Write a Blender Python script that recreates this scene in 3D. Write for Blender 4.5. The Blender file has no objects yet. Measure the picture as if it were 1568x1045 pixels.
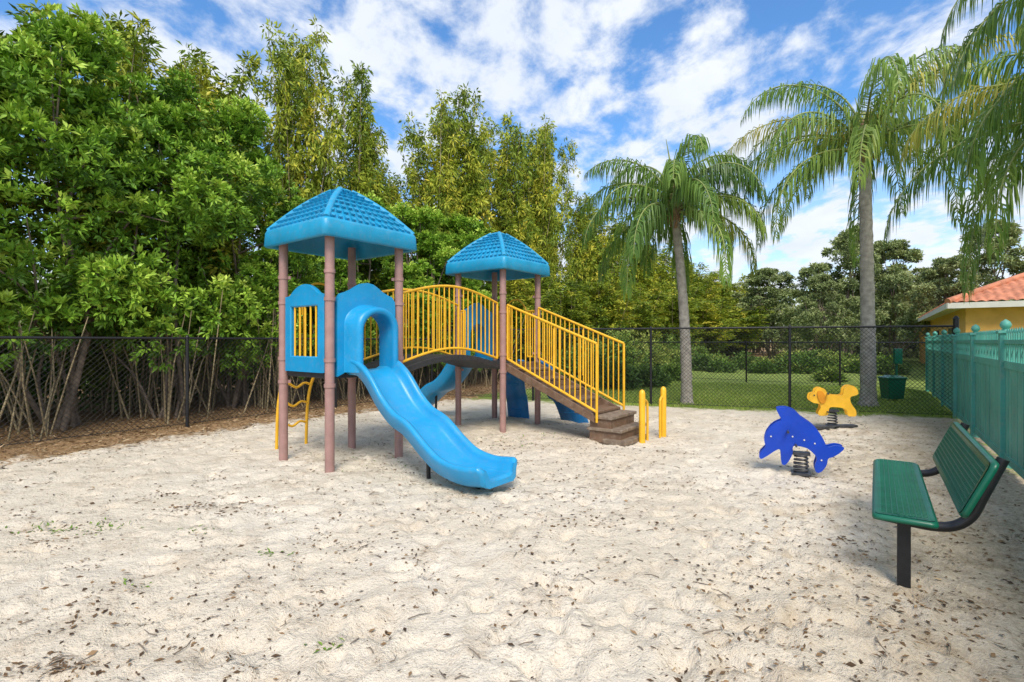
import bpy, math, random
import numpy as np
from mathutils import Vector, noise
R=random.Random(5)
RN=np.random.RandomState(7)
scene=bpy.context.scene
# ------------------------------------------------------------------ helpers
def V(*a): return Vector(a)
G=V(.577,.816,0).normalized(); Hh=V(.816,-.577,0).normalized(); Z=V(0,0,1)
U=V(.793,-.609,0).normalized(); W=V(.609,.793,0).normalized()

def nodes_mat(name):
    m=bpy.data.materials.new(name); m.use_nodes=True
    nt=m.node_tree; b=nt.nodes['Principled BSDF']
    return m,nt,b
def mat(name,col,rough=.5,var=.15,scale=6,bump=0,bscale=60,dirt=0,spec=.5,metal=0):
    m,nt,b=nodes_mat(name); N=nt.nodes;Lk=nt.links
    tc=N.new('ShaderNodeTexCoord')
    n=N.new('ShaderNodeTexNoise'); n.inputs['Scale'].default_value=scale; n.inputs['Detail'].default_value=4
    Lk.new(tc.outputs['Object'],n.inputs['Vector'])
    r=N.new('ShaderNodeValToRGB'); r.color_ramp.elements[0].position=.3; r.color_ramp.elements[1].position=.7
    r.color_ramp.elements[0].color=[c*(1-var) for c in col]+[1]
    r.color_ramp.elements[1].color=[min(1,c*(1+var)) for c in col]+[1]
    Lk.new(n.outputs['Fac'],r.inputs['Fac'])
    out=r.outputs['Color']
    if dirt>0:
        n2=N.new('ShaderNodeTexNoise'); n2.inputs['Scale'].default_value=14; n2.inputs['Detail'].default_value=6
        n2.inputs['Roughness'].default_value=.7
        Lk.new(tc.outputs['Object'],n2.inputs['Vector'])
        mr=N.new('ShaderNodeMapRange'); mr.inputs[1].default_value=.50; mr.inputs[2].default_value=.75; mr.inputs[4].default_value=dirt
        Lk.new(n2.outputs['Fac'],mr.inputs[0])
        mx=N.new('ShaderNodeMixRGB'); mx.inputs['Color2'].default_value=(.38,.33,.26,1)
        Lk.new(mr.outputs[0],mx.inputs['Fac']); Lk.new(out,mx.inputs['Color1']); out=mx.outputs['Color']
    Lk.new(out,b.inputs['Base Color'])
    b.inputs['Roughness'].default_value=rough; b.inputs['Specular IOR Level'].default_value=spec
    b.inputs['Metallic'].default_value=metal
    if bump>0:
        n3=N.new('ShaderNodeTexNoise'); n3.inputs['Scale'].default_value=bscale; n3.inputs['Detail'].default_value=3
        Lk.new(tc.outputs['Object'],n3.inputs['Vector'])
        bp=N.new('ShaderNodeBump'); bp.inputs['Strength'].default_value=bump; bp.inputs['Distance'].default_value=.01
        Lk.new(n3.outputs['Fac'],bp.inputs['Height']); Lk.new(bp.outputs[0],b.inputs['Normal'])
    return m
def leafmat(name,cols,trans=.35,rough=.5):
    m,nt,b=nodes_mat(name); N=nt.nodes;Lk=nt.links
    a=N.new('ShaderNodeAttribute'); a.attribute_name='tint'
    r=N.new('ShaderNodeValToRGB')
    e=r.color_ramp.elements
    e[0].position=0; e[0].color=list(cols[0])+[1]; e[1].position=1; e[1].color=list(cols[-1])+[1]
    for i,c in enumerate(cols[1:-1]):
        x=e.new((i+1)/(len(cols)-1)); x.color=list(c)+[1]
    Lk.new(a.outputs['Fac'],r.inputs['Fac'])
    Lk.new(r.outputs['Color'],b.inputs['Base Color'])
    b.inputs['Roughness'].default_value=rough; b.inputs['Specular IOR Level'].default_value=.25
    if trans>0:
        t=N.new('ShaderNodeBsdfTranslucent'); Lk.new(r.outputs['Color'],t.inputs['Color'])
        mx=N.new('ShaderNodeMixShader'); mx.inputs[0].default_value=trans
        o=nt.nodes['Material Output']
        Lk.new(b.outputs[0],mx.inputs[1]); Lk.new(t.outputs[0],mx.inputs[2]); Lk.new(mx.outputs[0],o.inputs['Surface'])
    return m

class MB:
    def __init__(s): s.v=[];s.f=[];s.m=[];s.s=[]
    def add(s,vs,fs,m=0,smooth=False):
        o=len(s.v); s.v.extend([tuple(x) for x in vs])
        for f in fs: s.f.append([o+i for i in f]); s.m.append(m); s.s.append(smooth)
    def box(s,c,ax,ay,az,sx,sy,sz,m=0):
        vs=[c+ax*(i*sx/2)+ay*(j*sy/2)+az*(k*sz/2) for k in(-1,1) for j in(-1,1) for i in(-1,1)]
        s.add(vs,[(0,2,3,1),(4,5,7,6),(0,1,5,4),(2,6,7,3),(0,4,6,2),(1,3,7,5)],m)
    def tube(s,pts,rad,n=8,m=0,cap=True):
        pts=[Vector(p) for p in pts]
        if not hasattr(rad,'__len__'): rad=[rad]*len(pts)
        k=len(pts); vs=[]; ref=None
        for i,p in enumerate(pts):
            t=(pts[min(i+1,k-1)]-pts[max(i-1,0)]).normalized()
            if ref is None:
                ref=t.orthogonal().normalized()
            ref=(ref-t*ref.dot(t)).normalized(); b=t.cross(ref)
            for j in range(n):
                a=2*math.pi*j/n; vs.append(p+(ref*math.cos(a)+b*math.sin(a))*rad[i])
        fs=[(i*n+j,i*n+(j+1)%n,(i+1)*n+(j+1)%n,(i+1)*n+j) for i in range(k-1) for j in range(n)]
        s.add(vs,fs,m,True)
        if cap:
            s.add(vs[:n],[tuple(range(n))[::-1]],m); s.add(vs[-n:],[tuple(range(n))],m)
    def extrude(s,poly,o,ax,ay,az,th,m=0):
        n=len(poly)
        a=[o+ax*x+ay*y+az*(th/2) for x,y in poly]; b=[o+ax*x+ay*y-az*(th/2) for x,y in poly]
        s.add(a,[tuple(range(n))],m); s.add(b,[tuple(range(n))[::-1]],m)
        s.add(a+b,[(i,n+i,n+(i+1)%n,(i+1)%n) for i in range(n)],m)
    def rings(s,rings,m=0,smooth=True,closed=True):
        n=len(rings[0]); vs=[p for r in rings for p in r]
        q=n if closed else n-1
        s.add(vs,[(i*n+j,i*n+(j+1)%n,(i+1)*n+(j+1)%n,(i+1)*n+j) for i in range(len(rings)-1) for j in range(q)],m,smooth)
    def obj(s,name,mats,parent=None,bevel=0):
        me=bpy.data.meshes.new(name); me.from_pydata(s.v,[],s.f)
        for x in mats: me.materials.append(x)
        me.polygons.foreach_set('material_index',s.m); me.polygons.foreach_set('use_smooth',s.s)
        me.update()
        o=bpy.data.objects.new(name,me); scene.collection.objects.link(o)
        if parent: o.parent=parent
        if bevel:
            b=o.modifiers.new('bevel','BEVEL'); b.width=bevel; b.segments=2; b.limit_method='ANGLE'; b.angle_limit=.7
        return o
def empty(name):
    o=bpy.data.objects.new(name,None); scene.collection.objects.link(o); return o
def crom(pts,n=6):
    pts=[Vector(p) for p in pts]; P=[pts[0]*2-pts[1]]+pts+[pts[-1]*2-pts[-2]]; out=[]
    for i in range(1,len(P)-2):
        for k in range(n):
            t=k/n; a,b,c,d=P[i-1:i+3]
            out.append(.5*((2*b)+(c-a)*t+(2*a-5*b+4*c-d)*t*t+(3*b-a-3*c+d)*t**3))
    out.append(pts[-1]); return out
def spoly(pts,n=5):
    P=[Vector((x,y)) for x,y in pts]; k=len(P); out=[]
    for i in range(k):
        a,b,c,d=P[i-1],P[i],P[(i+1)%k],P[(i+2)%k]
        for j in range(n):
            t=j/n; q=.5*((2*b)+(c-a)*t+(2*a-5*b+4*c-d)*t*t+(3*b-a-3*c+d)*t**3); out.append((q.x,q.y))
    return out

# ------------------------------------------------------------------ materials
M_blue=mat('blue_plastic',(.008,.29,.58),.38,.10,3,.05,90,.14)
M_roof=mat('blue_roof_plastic',(.012,.30,.53),.42,.12,4,.1,80,.18)
M_dblue=mat('dark_blue_plastic',(.008,.17,.44),.4,.2,4,.1,80,.15)
M_slide=mat('slide_plastic',(.014,.30,.59),.3,.08,3,.03,90,.14)
M_yel=mat('yellow_powdercoat',(.85,.46,.02),.4,.1,8,.05,90,.1)
M_post=mat('mauve_powdercoat',(.36,.205,.18),.5,.12,8,.05,90,.2)
M_blk=mat('black_vinyl',(.012,.012,.014),.45,.3,20)
M_deck=mat('deck_rubber',(.03,.03,.032),.6,.3,20,.2)
M_brown=mat('brown_deck_plastic',(.17,.10,.06),.6,.2,10,.2,60,.4)
M_step=mat('weathered_step_plastic',(.20,.145,.10),.7,.25,12,.3,60,.9)
M_green=mat('green_coated_steel',(.004,.115,.065),.35,.15,10)
M_gfence=mat('teal_fence_paint',(.085,.36,.28),.5,.2,2.2,.15,30,.4)
M_royal=mat('royal_blue_panel',(.003,.052,.46),.35,.1,5,.03,90,.03)
M_dog=mat('golden_yellow_panel',(.86,.47,.03),.4,.15,7,.05,60,.1)
M_steel=mat('spring_steel',(.05,.05,.055),.4,.3,20)
M_bark=mat('bark',(.20,.155,.115),.9,.4,8,.8,25)
M_cane=mat('bamboo_cane',(.34,.27,.15),.7,.5,5,.3,25)
M_white=mat('white_trim',(.65,.62,.56),.6,.08,3)
M_wall=mat('orange_stucco',(.70,.38,.10),.85,.1,3,.4,80)
M_tile=mat('terracotta_tile',(.50,.19,.10),.8,.35,4,.4,30)
M_glass=mat('window_glass',(.03,.04,.05),.1,.2,3)

# ------------------------------------------------------------------ ground
PL=V(-6.33,8.75,0); PB=V(8.95,10.4,0); DB=V(-.94,.345,0).normalized(); NB=V(.345,.94,0).normalized()
def gh0(x,y):
    z=noise.noise(V(x*.35,y*.35,0))*.035+noise.noise(V(x*1.7,y*1.7,3))*.022
    z+=noise.noise(V(x*5.5,y*5.5,7))*.014
    z-=max(0,noise.noise(V(x*3.3,y*3.3,11))-.12)*.06
    z+=noise.noise(V(x*13,y*13,17))*.007
    return z
GRID={}
def gh(x,y):
    xs,ys,zz=GRID['x'],GRID['y'],GRID['z']
    i=min(max(np.searchsorted(xs,x)-1,0),len(xs)-2); j=min(max(np.searchsorted(ys,y)-1,0),len(ys)-2)
    tx=(x-xs[i])/(xs[i+1]-xs[i]); ty=(y-ys[j])/(ys[j+1]-ys[j])
    return float((zz[j,i]*(1-tx)+zz[j,i+1]*tx)*(1-ty)+(zz[j+1,i]*(1-tx)+zz[j+1,i+1]*tx)*ty)
def build_ground():
    def axis(a,b,st,lo,hi):
        xs=[]; x=a
        while x<=b: xs.append(x); x+=st
        d=st; x=b
        while x<hi: d*=1.16; x+=d; xs.append(x)
        d=st; x=a; l=[]
        while x>lo: d*=1.16; x-=d; l.append(x)
        return l[::-1]+xs
    xs=np.array(axis(-8,8,.033,-600,600)); ys=np.array(axis(.9,11,.033,-60,900))
    nx,ny=len(xs),len(ys)
    zz=np.zeros((ny,nx))
    for j,y in enumerate(ys):
        if y>50 or y<-20: continue
        for i,x in enumerate(xs):
            if abs(x)<40: zz[j,i]=gh0(x,y)
    rr=random.Random(77)
    for k in range(1900):
        y=1.2+9.5*rr.random()**1.2; x=rr.uniform(-1.05,1.05)*y
        if rr.random()<.5: x=x*.7+.5
        a=rr.uniform(0,3.1416); la=rr.uniform(.08,.14); lb=la*rr.uniform(.36,.5); dep=rr.uniform(.008,.027)
        i0,i1=np.searchsorted(xs,[x-.35,x+.35]); j0,j1=np.searchsorted(ys,[y-.35,y+.35])
        X,Y=np.meshgrid(xs[i0:i1]-x,ys[j0:j1]-y)
        p=(X*math.cos(a)+Y*math.sin(a))/la; q=(-X*math.sin(a)+Y*math.cos(a))/lb
        r2=p*p+q*q
        zz[j0:j1,i0:i1]+=-dep*np.exp(-r2*r2*.9)+dep*.5*np.exp(-(np.sqrt(r2)-1.35)**2*10)
    GRID.update(x=xs,y=ys,z=zz)
    X,Y=np.meshgrid(xs,ys); vs=np.stack([X,Y,zz],-1)
    idx=np.arange(nx*ny).reshape(ny,nx)
    f=np.stack([idx[:-1,:-1],idx[:-1,1:],idx[1:,1:],idx[1:,:-1]],-1).reshape(-1,4)
    me=bpy.data.meshes.new('ground'); me.vertices.add(nx*ny); me.vertices.foreach_set('co',vs.reshape(-1))
    me.loops.add(f.size); me.loops.foreach_set('vertex_index',f.reshape(-1).astype(np.int32))
    me.polygons.add(len(f)); me.polygons.foreach_set('loop_start',np.arange(0,f.size,4,dtype=np.int32))
    me.polygons.foreach_set('loop_total',np.full(len(f),4,dtype=np.int32))
    me.polygons.foreach_set('use_smooth',np.ones(len(f),dtype=bool))
    me.update(calc_edges=True)
    o=bpy.data.objects.new('ground',me); scene.collection.objects.link(o)
    m,nt,b=nodes_mat('sand_grass_ground'); N=nt.nodes; L=nt.links
    geo=N.new('ShaderNodeNewGeometry')
    def tex(scale,detail=6,rough=.6,dist=0):
        n=N.new('ShaderNodeTexNoise'); n.inputs['Scale'].default_value=scale; n.inputs['Detail'].default_value=detail
        n.inputs['Roughness'].default_value=rough; n.inputs['Distortion'].default_value=dist
        L.new(geo.outputs['Position'],n.inputs['Vector']); return n.outputs['Fac']
    def mr(x,a,b_,c=0,d=1):
        n=N.new('ShaderNodeMapRange'); n.interpolation_type='SMOOTHSTEP'
        for i,v in zip((1,2,3,4),(a,b_,c,d)): n.inputs[i].default_value=v
        L.new(x,n.inputs[0]); return n.outputs[0]
    def math_(op,a,b_):
        n=N.new('ShaderNodeMath'); n.operation=op
        for i,v in enumerate((a,b_)):
            if isinstance(v,(int,float)): n.inputs[i].default_value=v
            else: L.new(v,n.inputs[i])
        return n.outputs[0]
    def mix(f,a,b_):
        n=N.new('ShaderNodeMixRGB')
        for i,v in enumerate((f,a,b_)):
            if isinstance(v,(int,float)): n.inputs[i].default_value=v
            elif isinstance(v,tuple): n.inputs[i].default_value=v+(1,)
            else: L.new(v,n.inputs[i])
        return n.outputs[0]
    def dist(p,nrm):
        n=N.new('ShaderNodeVectorMath'); n.operation='DOT_PRODUCT'; L.new(geo.outputs['Position'],n.inputs[0]); n.inputs[1].default_value=tuple(nrm)
        return math_('SUBTRACT',n.outputs['Value'],p.dot(nrm))
    big=tex(.55,3,.6,.4); mid=tex(2.6,6,.70,.3); fine=tex(30,4,.75); grain=tex(190,2,.6); spk=tex(60,4,.8); deb=tex(20,5,.85)
    sand=mix(mr(big,.35,.68),(.71,.61,.465),(.81,.72,.585))
    sand=mix(mr(mid,.50,.68,0,.62),sand,(.50,.39,.265))
    sand=mix(mr(fine,.5,.72,0,.42),sand,(.43,.33,.22))
    sand=mix(mr(spk,.60,.67,0,.8),sand,(.21,.14,.08))
    sand=mix(math_('MULTIPLY',mr(deb,.59,.65,0,.95),mr(mid,.42,.58)),sand,(.14,.09,.045))
    sand=mix(mr(grain,.35,.65,0,.3),sand,(.86,.79,.67))
    litter=mix(mr(fine,.35,.65),(.26,.15,.07),(.50,.34,.18))
    litter=mix(mr(spk,.5,.62),litter,(.12,.07,.035))
    grass=mix(mr(mid,.35,.65),(.14,.23,.035),(.30,.37,.09))
    grass=mix(mr(fine,.45,.7,0,.5),grass,(.32,.29,.12))
    dl=math_('ADD',dist(PL,-Hh),math_('MULTIPLY',math_('SUBTRACT',mid,.5),2.2))
    fl=mr(dl,-1.25,-.75)
    db=math_('ADD',dist(PB,NB),math_('MULTIPLY',math_('SUBTRACT',mid,.5),1.6))
    fb=mr(db,-.45,.15)
    dr=math_('ADD',dist(V(5.57,5.62,0),Hh),math_('MULTIPLY',math_('SUBTRACT',mid,.5),3.0))
    fr=mr(dr,-2.2,-.1,0,.8)
    frr=mr(dr,.0,.4)
    c=mix(fr,sand,mix(mr(fine,.4,.6),(.28,.20,.12),(.50,.40,.27)))
    c=mix(fb,c,grass); c=mix(frr,c,grass); c=mix(fl,c,litter)
    L.new(c,b.inputs['Base Color']); b.inputs['Roughness'].default_value=.95; b.inputs['Specular IOR Level'].default_value=.15
    h=math_('ADD',math_('MULTIPLY',fine,1.2),math_('MULTIPLY',mid,3.2))
    bp=N.new('ShaderNodeBump'); bp.inputs['Strength'].default_value=.8; bp.inputs['Distance'].default_value=.03
    L.new(h,bp.inputs['Height']); L.new(bp.outputs[0],b.inputs['Normal'])
    me.materials.append(m)
build_ground()

# ------------------------------------------------------------------ playground structure
ps=empty('playground_structure')
def corners(c,a=.525): return [c-U*a-W*a, c+U*a-W*a, c+U*a+W*a, c-U*a+W*a]
C1=V(-2.264,6.87,0); C2=V(-.254,9.616,0)
mb=MB()
for c in (C1,C2):
    for i,p in enumerate(corners(c)):
        mb.tube([p+Z*-.2,p+Z*2.92],.056,14,0)
        for z in (1.02,1.32,2.05,2.38):
            mb.tube([p+Z*(z-.022),p+Z*(z+.022)],.066,14,0)
            mb.box(p+Z*z+(c-p).normalized()*.07,(c-p).normalized(),(c-p).normalized().cross(Z),Z,.05,.03,.04,0)
mb.obj('posts',[M_post],ps)
mb=MB()
for c in (C1,C2):
    mb.box(c+Z*1.13,U,W,Z,1.0,1.0,.07,0)
mb.obj('decks',[M_deck],ps,.008)
def ring(c,r,z,cr=.07):
    out=[]
    for k,(a,b) in enumerate([(1,1),(-1,1),(-1,-1),(1,-1)]):
        for j in range(5):
            an=math.pi/2*k+math.pi/2*j/4
            rr=min(cr,r*.5)
            out.append(c+U*(a*(r-rr)+rr*math.cos(an))+W*(b*(r-rr)+rr*math.sin(an))+Z*z)
    return out
def roof(c,name):
    mb=MB()
    r=lambda t:.665*(1-t)+.10*t
    z=lambda t:2.985+.545*t+.045*math.sin(math.pi*t)
    prof=[(.085,3.44),(.3,3.28),(.62,2.96),(.645,2.79),(.66,2.768),(.70,2.768),(.715,2.785),(.705,2.95),(.69,2.985),(.66,2.99)]
    mb.rings([ring(c,a,b) for a,b in prof],0)
    mb.rings([ring(c,r(i/10),z(i/10)) for i in range(11)],0)
    mb.add(ring(c,.10,z(1)),[tuple(range(20))],0)
    mb.rings([ring(c,.115,z(1)-.03,.04),ring(c,.11,z(1)+.012,.04),ring(c,.08,z(1)+.03,.04)],0); mb.add(ring(c,.08,z(1)+.03,.04),[tuple(range(20))],0)
    for o,s in ((U,W),(W,-U),(-U,-W),(-W,U)):
        rows=8
        for i in range(rows):
            t0=i/rows+.01;t1=(i+1)/rows+.025; n=max(2,round(2*r(t0)/.105)); off=.5*(i%2)
            dz=(z(t1)-z(t0));dr=(r(t0)-r(t1)); nn=(o*dz+Z*dr).normalized()
            def P(a,t,h): 
                t=min(t,1); return c+o*r(t)+s*(a*(r(t)-.03))+Z*z(t)+nn*h
            for k in range(-1,n+1):
                a0=-1+2*(k+off)/n; a1=a0+2/n
                a0c=max(-1,a0+.014*2);a1c=min(1,a1-.014*2)
                if a1c-a0c<.06: continue
                w=a1c-a0c; dt=t1-t0
                bot=[P(a0c,t0+.3*dt,.026),P(a0c+.15*w,t0+.08*dt,.032),P(a0c+.5*w,t0,.036),P(a1c-.15*w,t0+.08*dt,.032),P(a1c,t0+.3*dt,.026)]
                top=[P(a1c,t1,.000),P(a0c,t1,.000)]
                lo=[P(a0c,t1,-.01),P(a0c,t0+.3*dt,-.01),P(a0c+.15*w,t0+.08*dt,-.01),P(a0c+.5*w,t0,-.01),P(a1c-.15*w,t0+.08*dt,-.01),P(a1c,t0+.3*dt,-.01),P(a1c,t1,-.01)]
                mb.add(bot+top,[(0,1,2,3,4,5,6)],0)
                hi=[top[1]]+bot+[top[0]]
                mb.add(hi+lo,[(q,q+7,q+8,q+1) for q in range(6)],0)
        d=(o+s)
        mb.tube([c+d*(r(i/8)-.010)+Z*(z(i/8)-.004) for i in range(9)],.042,10,0)
    mb.obj(name,[M_roof],ps)
roof(C1,'roof_canopy_near'); roof(C2,'roof_canopy_far')

def arch(w,zb,zs,n=24,top=None):
    pts=[]
    for i in range(7): pts.append((-w,zb+(zs-zb)*i/7))
    for i in range(n-14+1):
        a=math.pi*(1-i/(n-14)); pts.append((w*math.cos(a),zs+(top or w)*math.sin(a)))
    for i in range(6,-1,-1): pts.append((w,zb+(zs-zb)*i/7))
    return pts
def hood(o0,o,s,name):
    mb=MB()
    inn=arch(.225,1.17,1.66,34)
    n=len(inn)
    prof=[(-.44,1.12),(-.44,1.30),(-.44,1.5),(-.44,1.7),(-.44,1.85),(-.44,1.98),(-.43,2.10),(-.36,2.14)]
    full=prof+[(-.27,2.16),(-.18,2.22),(-.09,2.27),(0,2.285)]
    mir=[(-x,z) for x,z in full[:-1]][::-1]
    raw=full+mir
    def rs(raw,n):
        L=[0]
        for i in range(1,len(raw)): L.append(L[-1]+math.dist(raw[i],raw[i-1]))
        out=[]
        for k in range(n):
            d=L[-1]*k/(n-1); i=max(j for j in range(len(L)) if L[j]<=d+1e-9); i=min(i,len(raw)-2)
            t=(d-L[i])/(L[i+1]-L[i]); out.append((raw[i][0]*(1-t)+raw[i+1][0]*t,raw[i][1]*(1-t)+raw[i+1][1]*t))
        return out
    outp=rs(raw,n)
    P=lambda q,h:o0+s*q[0]+Z*q[1]+o*h
    sc=lambda f:[(x*(1+f/.225),1.17+(z-1.17)*(1+f/.72)) for x,z in inn]
    mb.rings([[P(q,.03) for q in outp],[P(q,.03) for q in sc(.10)]],0,False,False)
    mb.rings([[P(q,-.03) for q in inn],[P(q,-.03) for q in outp],],0,False,False)
    mb.rings([[P(q,-.03) for q in outp],[P(q,.03) for q in outp]],0,False,False)
    mb.rings([[P(q,.031) for q in sc(.125)],[P(q,.06) for q in sc(.105)],[P(q,.22) for q in sc(.09)],[P(q,.26) for q in sc(.075)],[P(q,.275) for q in sc(.04)],[P(q,.26) for q in sc(.01)],[P(q,.22) for q in sc(0)],[P(q,-.03) for q in sc(0)]],0,True,False)
    mb.obj(name,[M_blue],ps)
hood(C1+U*.525,U,W,'tunnel_hood_near'); hood(C2-U*.525,-U,-W,'tunnel_hood_far')
def slide(o0,o,s,path,name,m,wd=1.0):
    mb=MB()
    pts=crom([V(l,0,z) for l,z in path],8)
    sec=[(-.235,-.06),(-.285,-.03),(-.30,.06),(-.325,.10),(-.325,.135),(-.30,.15),(-.265,.14),(-.245,.10),(-.225,.035),(-.17,.008),(0,0)]
    sec=sec+[(-a,b) for a,b in sec[:-1]][::-1]
    sec=[(a*wd,b) for a,b in sec]
    rr=[]
    for i,p in enumerate(pts):
        t=(pts[min(i+1,len(pts)-1)]-pts[max(i-1,0)]).normalized(); n=V(-t.z,0,t.x)
        f=1.0
        k=len(pts)-1-i
        if k<5: f=1-.06*(5-k)/5*0.5
        rr.append([o0+o*(p.x+n.x*b)+Z*(p.z+n.z*b)+s*(a*f) for a,b in sec])
    mb.rings(rr,0,True,True)
    last=rr[-1]; c=sum(last,Vector())/len(last)
    l2=[c+(q-c)*.96+o*.03-Z*.012 for q in last]; l3=[c+(q-c)*.85+o*.045-Z*.03 for q in last]
    mb.rings([last,l2,l3],0,True,True); 
    nn=len(sec); mb.add(l3,[tuple(range(nn))[::-1]],0); mb.add(rr[0],[tuple(range(nn))],0)
    return mb.obj(name,[m],ps)
sp=[(-.05,1.19),(.14,1.18),(.34,1.06),(.58,.80),(.80,.63),(1.04,.53),(1.32,.33),(1.56,.20),(1.85,.15),(2.13,.17)]
slide(C1+U*.545,U,W,sp,'slide_near',M_slide); slide(C2-U*.545,-U,-W,sp,'slide_far',M_slide)
mb=MB()
for c,o in ((C1+U*.545,U),(C2-U*.545,-U)):
    mb.tube([c+o*1.85+Z*.1,c+o*1.87-Z*.1],.03,8); mb.tube([c+o*1.1+Z*.45,c+o*1.12-Z*.1],.025,8)
mb.obj('slide_supports',[M_blk],ps)
def window_panel(o0,o,s,name,bars=True):
    mb=MB()
    def rect(w,zb,zt,bump):
        p=[]
        for i in range(7): p.append((-w,zb+(zt-zb)*i/7))
        for i in range(15):
            t=i/14; x=-w+2*w*t; p.append((x,zt+bump*max(0,math.sin(math.pi*min(1,max(0,(t-.12)/.76))))**.8))
        for i in range(6,-1,-1): p.append((w,zb+(zt-zb)*i/7))
        for i in range(1,8): p.append((w-2*w*i/8,zb))
        return p
    A=rect(.435,1.17,2.12,.14); B=rect(.30,1.36,1.98,0)
    P=lambda q,h:o0+s*q[0]+Z*q[1]+o*h
    B2=rect(.315,1.345,1.995,0)
    mb.rings([[P(q,-.025) for q in B],[P(q,-.025) for q in A],[P(q,.018) for q in A],[P((q[0]*.985,q[1]-.005),.028) for q in A],[P(q,.028) for q in B2],[P(q,.015) for q in B],[P(q,-.025) for q in B]],0,False,True)
    mb.obj(name,[M_blue],ps)
    mb=MB()
    for i in range(5):
        x=-.24+.12*i; mb.tube([P((x,1.345),0),P((x,1.995),0)],.013,8)
    mb.obj(name+'_bars',[M_yel],ps)
window_panel(C1-W*.525,-W,U,'window_panel')
def railing(mb,pts_b,pts_t,r=.019,rb=.011,n=12):
    mb.tube(pts_b,r,8); mb.tube(pts_t,r,8)
    k=len(pts_b)-1
    for i in range(n+1):
        f=i/n*k; j=min(int(f),k-1); t=f-j
        a=Vector(pts_b[j]).lerp(Vector(pts_b[j+1]),t); b=Vector(pts_t[j]).lerp(Vector(pts_t[j+1]),t)
        mb.tube([a,b],rb if 0<i<n else r,6,0,False)
mb=MB(); dk=MB()
cs=corners(C1); cs2=corners(C2)
for side in (1,-1):
    a=C1+W*.60+U*(.46*side); b=C2-W*.60+U*(.46*side)
    bb=[];tt=[]
    for i in range(15):
        t=i/14; p=a.lerp(b,t); zz=1.22+.19*math.sin(math.pi*t)
        bb.append(p+Z*(zz+.03)); tt.append(p+Z*(zz+.98))
    railing(mb,bb,tt,.02,.0115,20)
mb.obj('bridge_railings',[M_yel],ps)
a=C1+W*.525; b=C2-W*.525
rs=[]
for i in range(17):
    t=i/16; p=a.lerp(b,t); zz=1.15+.19*math.sin(math.pi*t)
    rs.append([p+U*.5+Z*zz,p-U*.5+Z*zz,p-U*.5+Z*(zz-.085),p+U*.5+Z*(zz-.085)])
dk.rings(rs,0,False,True); dk.obj('arched_bridge_deck',[M_deck],ps,.006)
mb=MB()
def bars(p,q,zb,zt,n):
    bb=[p+Z*zb,q+Z*zb]; tt=[p+Z*zt,q+Z*zt]; railing(mb,bb,tt,.018,.011,n)
bars(cs[3].lerp(cs[0],.08),cs[3].lerp(cs[0],.30),1.25,2.15,3)
bars(cs[3].lerp(cs[0],.72),cs[3].lerp(cs[0],.92),1.25,2.15,3)
bars(cs2[0].lerp(cs2[1],.07),cs2[0].lerp(cs2[1],.16),1.25,2.1,2)
bars(cs2[1].lerp(cs2[2],.06),cs2[1].lerp(cs2[2],.18),1.25,2.12,2)
bars(cs2[2].lerp(cs2[3],.06),cs2[2].lerp(cs2[3],.22),1.25,2.12,3)
bars(cs2[2].lerp(cs2[3],.78),cs2[2].lerp(cs2[3],.94),1.25,2.12,3)
for c,o,s in ((C1-U*.525,-U,W),(C2+W*.525,W,U)):
    mb.tube(crom([c+s*-.25+Z*1.9,c+s*-.25+Z*2.15,c+s*-.1+Z*2.33,c+s*.1+Z*2.33,c+s*.25+Z*2.15,c+s*.25+Z*1.9],5),.016,8)
mb.obj('deck_guard_rails',[M_yel],ps)
mb=MB(); c=C1-U*.56
for sd in (-.23,.23):
    mb.tube(crom([c+W*sd+Z*1.2,c-U*.12+W*sd+Z*1.27,c-U*.35+W*sd+Z*1.17,c-U*.55+W*sd+Z*.92,c-U*.66+W*sd+Z*.55,c-U*.70+W*sd-Z*.1],6),.023,8)
for o_,z_ in ((.38,1.15),(.56,.90),(.645,.62),(.68,.32)):
    x=[(-.23,0),(-.12,.03),(0,-.03),(.12,.03),(.23,0)]
    mb.tube(crom([c-U*o_+W*a+Z*(z_+b) for a,b in x],4),.018,8)
mb.obj('arched_ladder_climber',[M_yel],ps)
mb=MB(); c=C2+W*.54
pr=crom([V(-.02,0,1.14),V(.2,0,1.10),V(.42,0,.88),V(.62,0,.76),V(.82,0,.5),V(1.0,0,.38),V(1.18,0,.05),V(1.25,0,-.1)],6)
for x0,x1,fs_,us in ((-.46,.06,.30,.0),(.02,.60,.50,.55)):
    rr=[]
    for i,p in enumerate(pr):
        t=(pr[min(i+1,len(pr)-1)]-pr[max(i-1,0)]).normalized(); n=V(-t.z,0,t.x)
        L=[]
        for a,h in ((x0,-.04),(x0,.03),(x0+.03,.06),(x0+.06,.03),(x0+.10,0),(x1-.10,0),(x1-.06,.03),(x1-.03,.06),(x1,.03),(x1,-.04)):
            L.append(c+W*((p.x+n.x*h)*fs_)+Z*(p.z+n.z*h)+U*(a+us*p.x))
        rr.append(L)
    mb.rings(rr,0,True,True)
    for i in range(6,len(pr)-4,7):
        p=pr[i]; 
        q=c+W*(p.x*fs_)+Z*(p.z+.02)+U*(us*p.x); mb.tube([q+U*(x0+.12),q+U*(x1-.12)],.03,8)
mb.obj('wave_climber',[M_dblue],ps)
mb=MB(); c=C2+U*.525; SL=1.72
ns=5
for i in range(ns):
    l=(i+.5)*SL/ns; z=1.14-(i+1)*(.76/(ns+0))+.06
    mb.box(c+U*l+Z*z,U,W,Z,SL/ns+.03,.86,.045,0)
    mb.box(c+U*(l-SL/ns/2)+Z*(z+.066),U,W,Z,.02,.86,.11,0)
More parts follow.
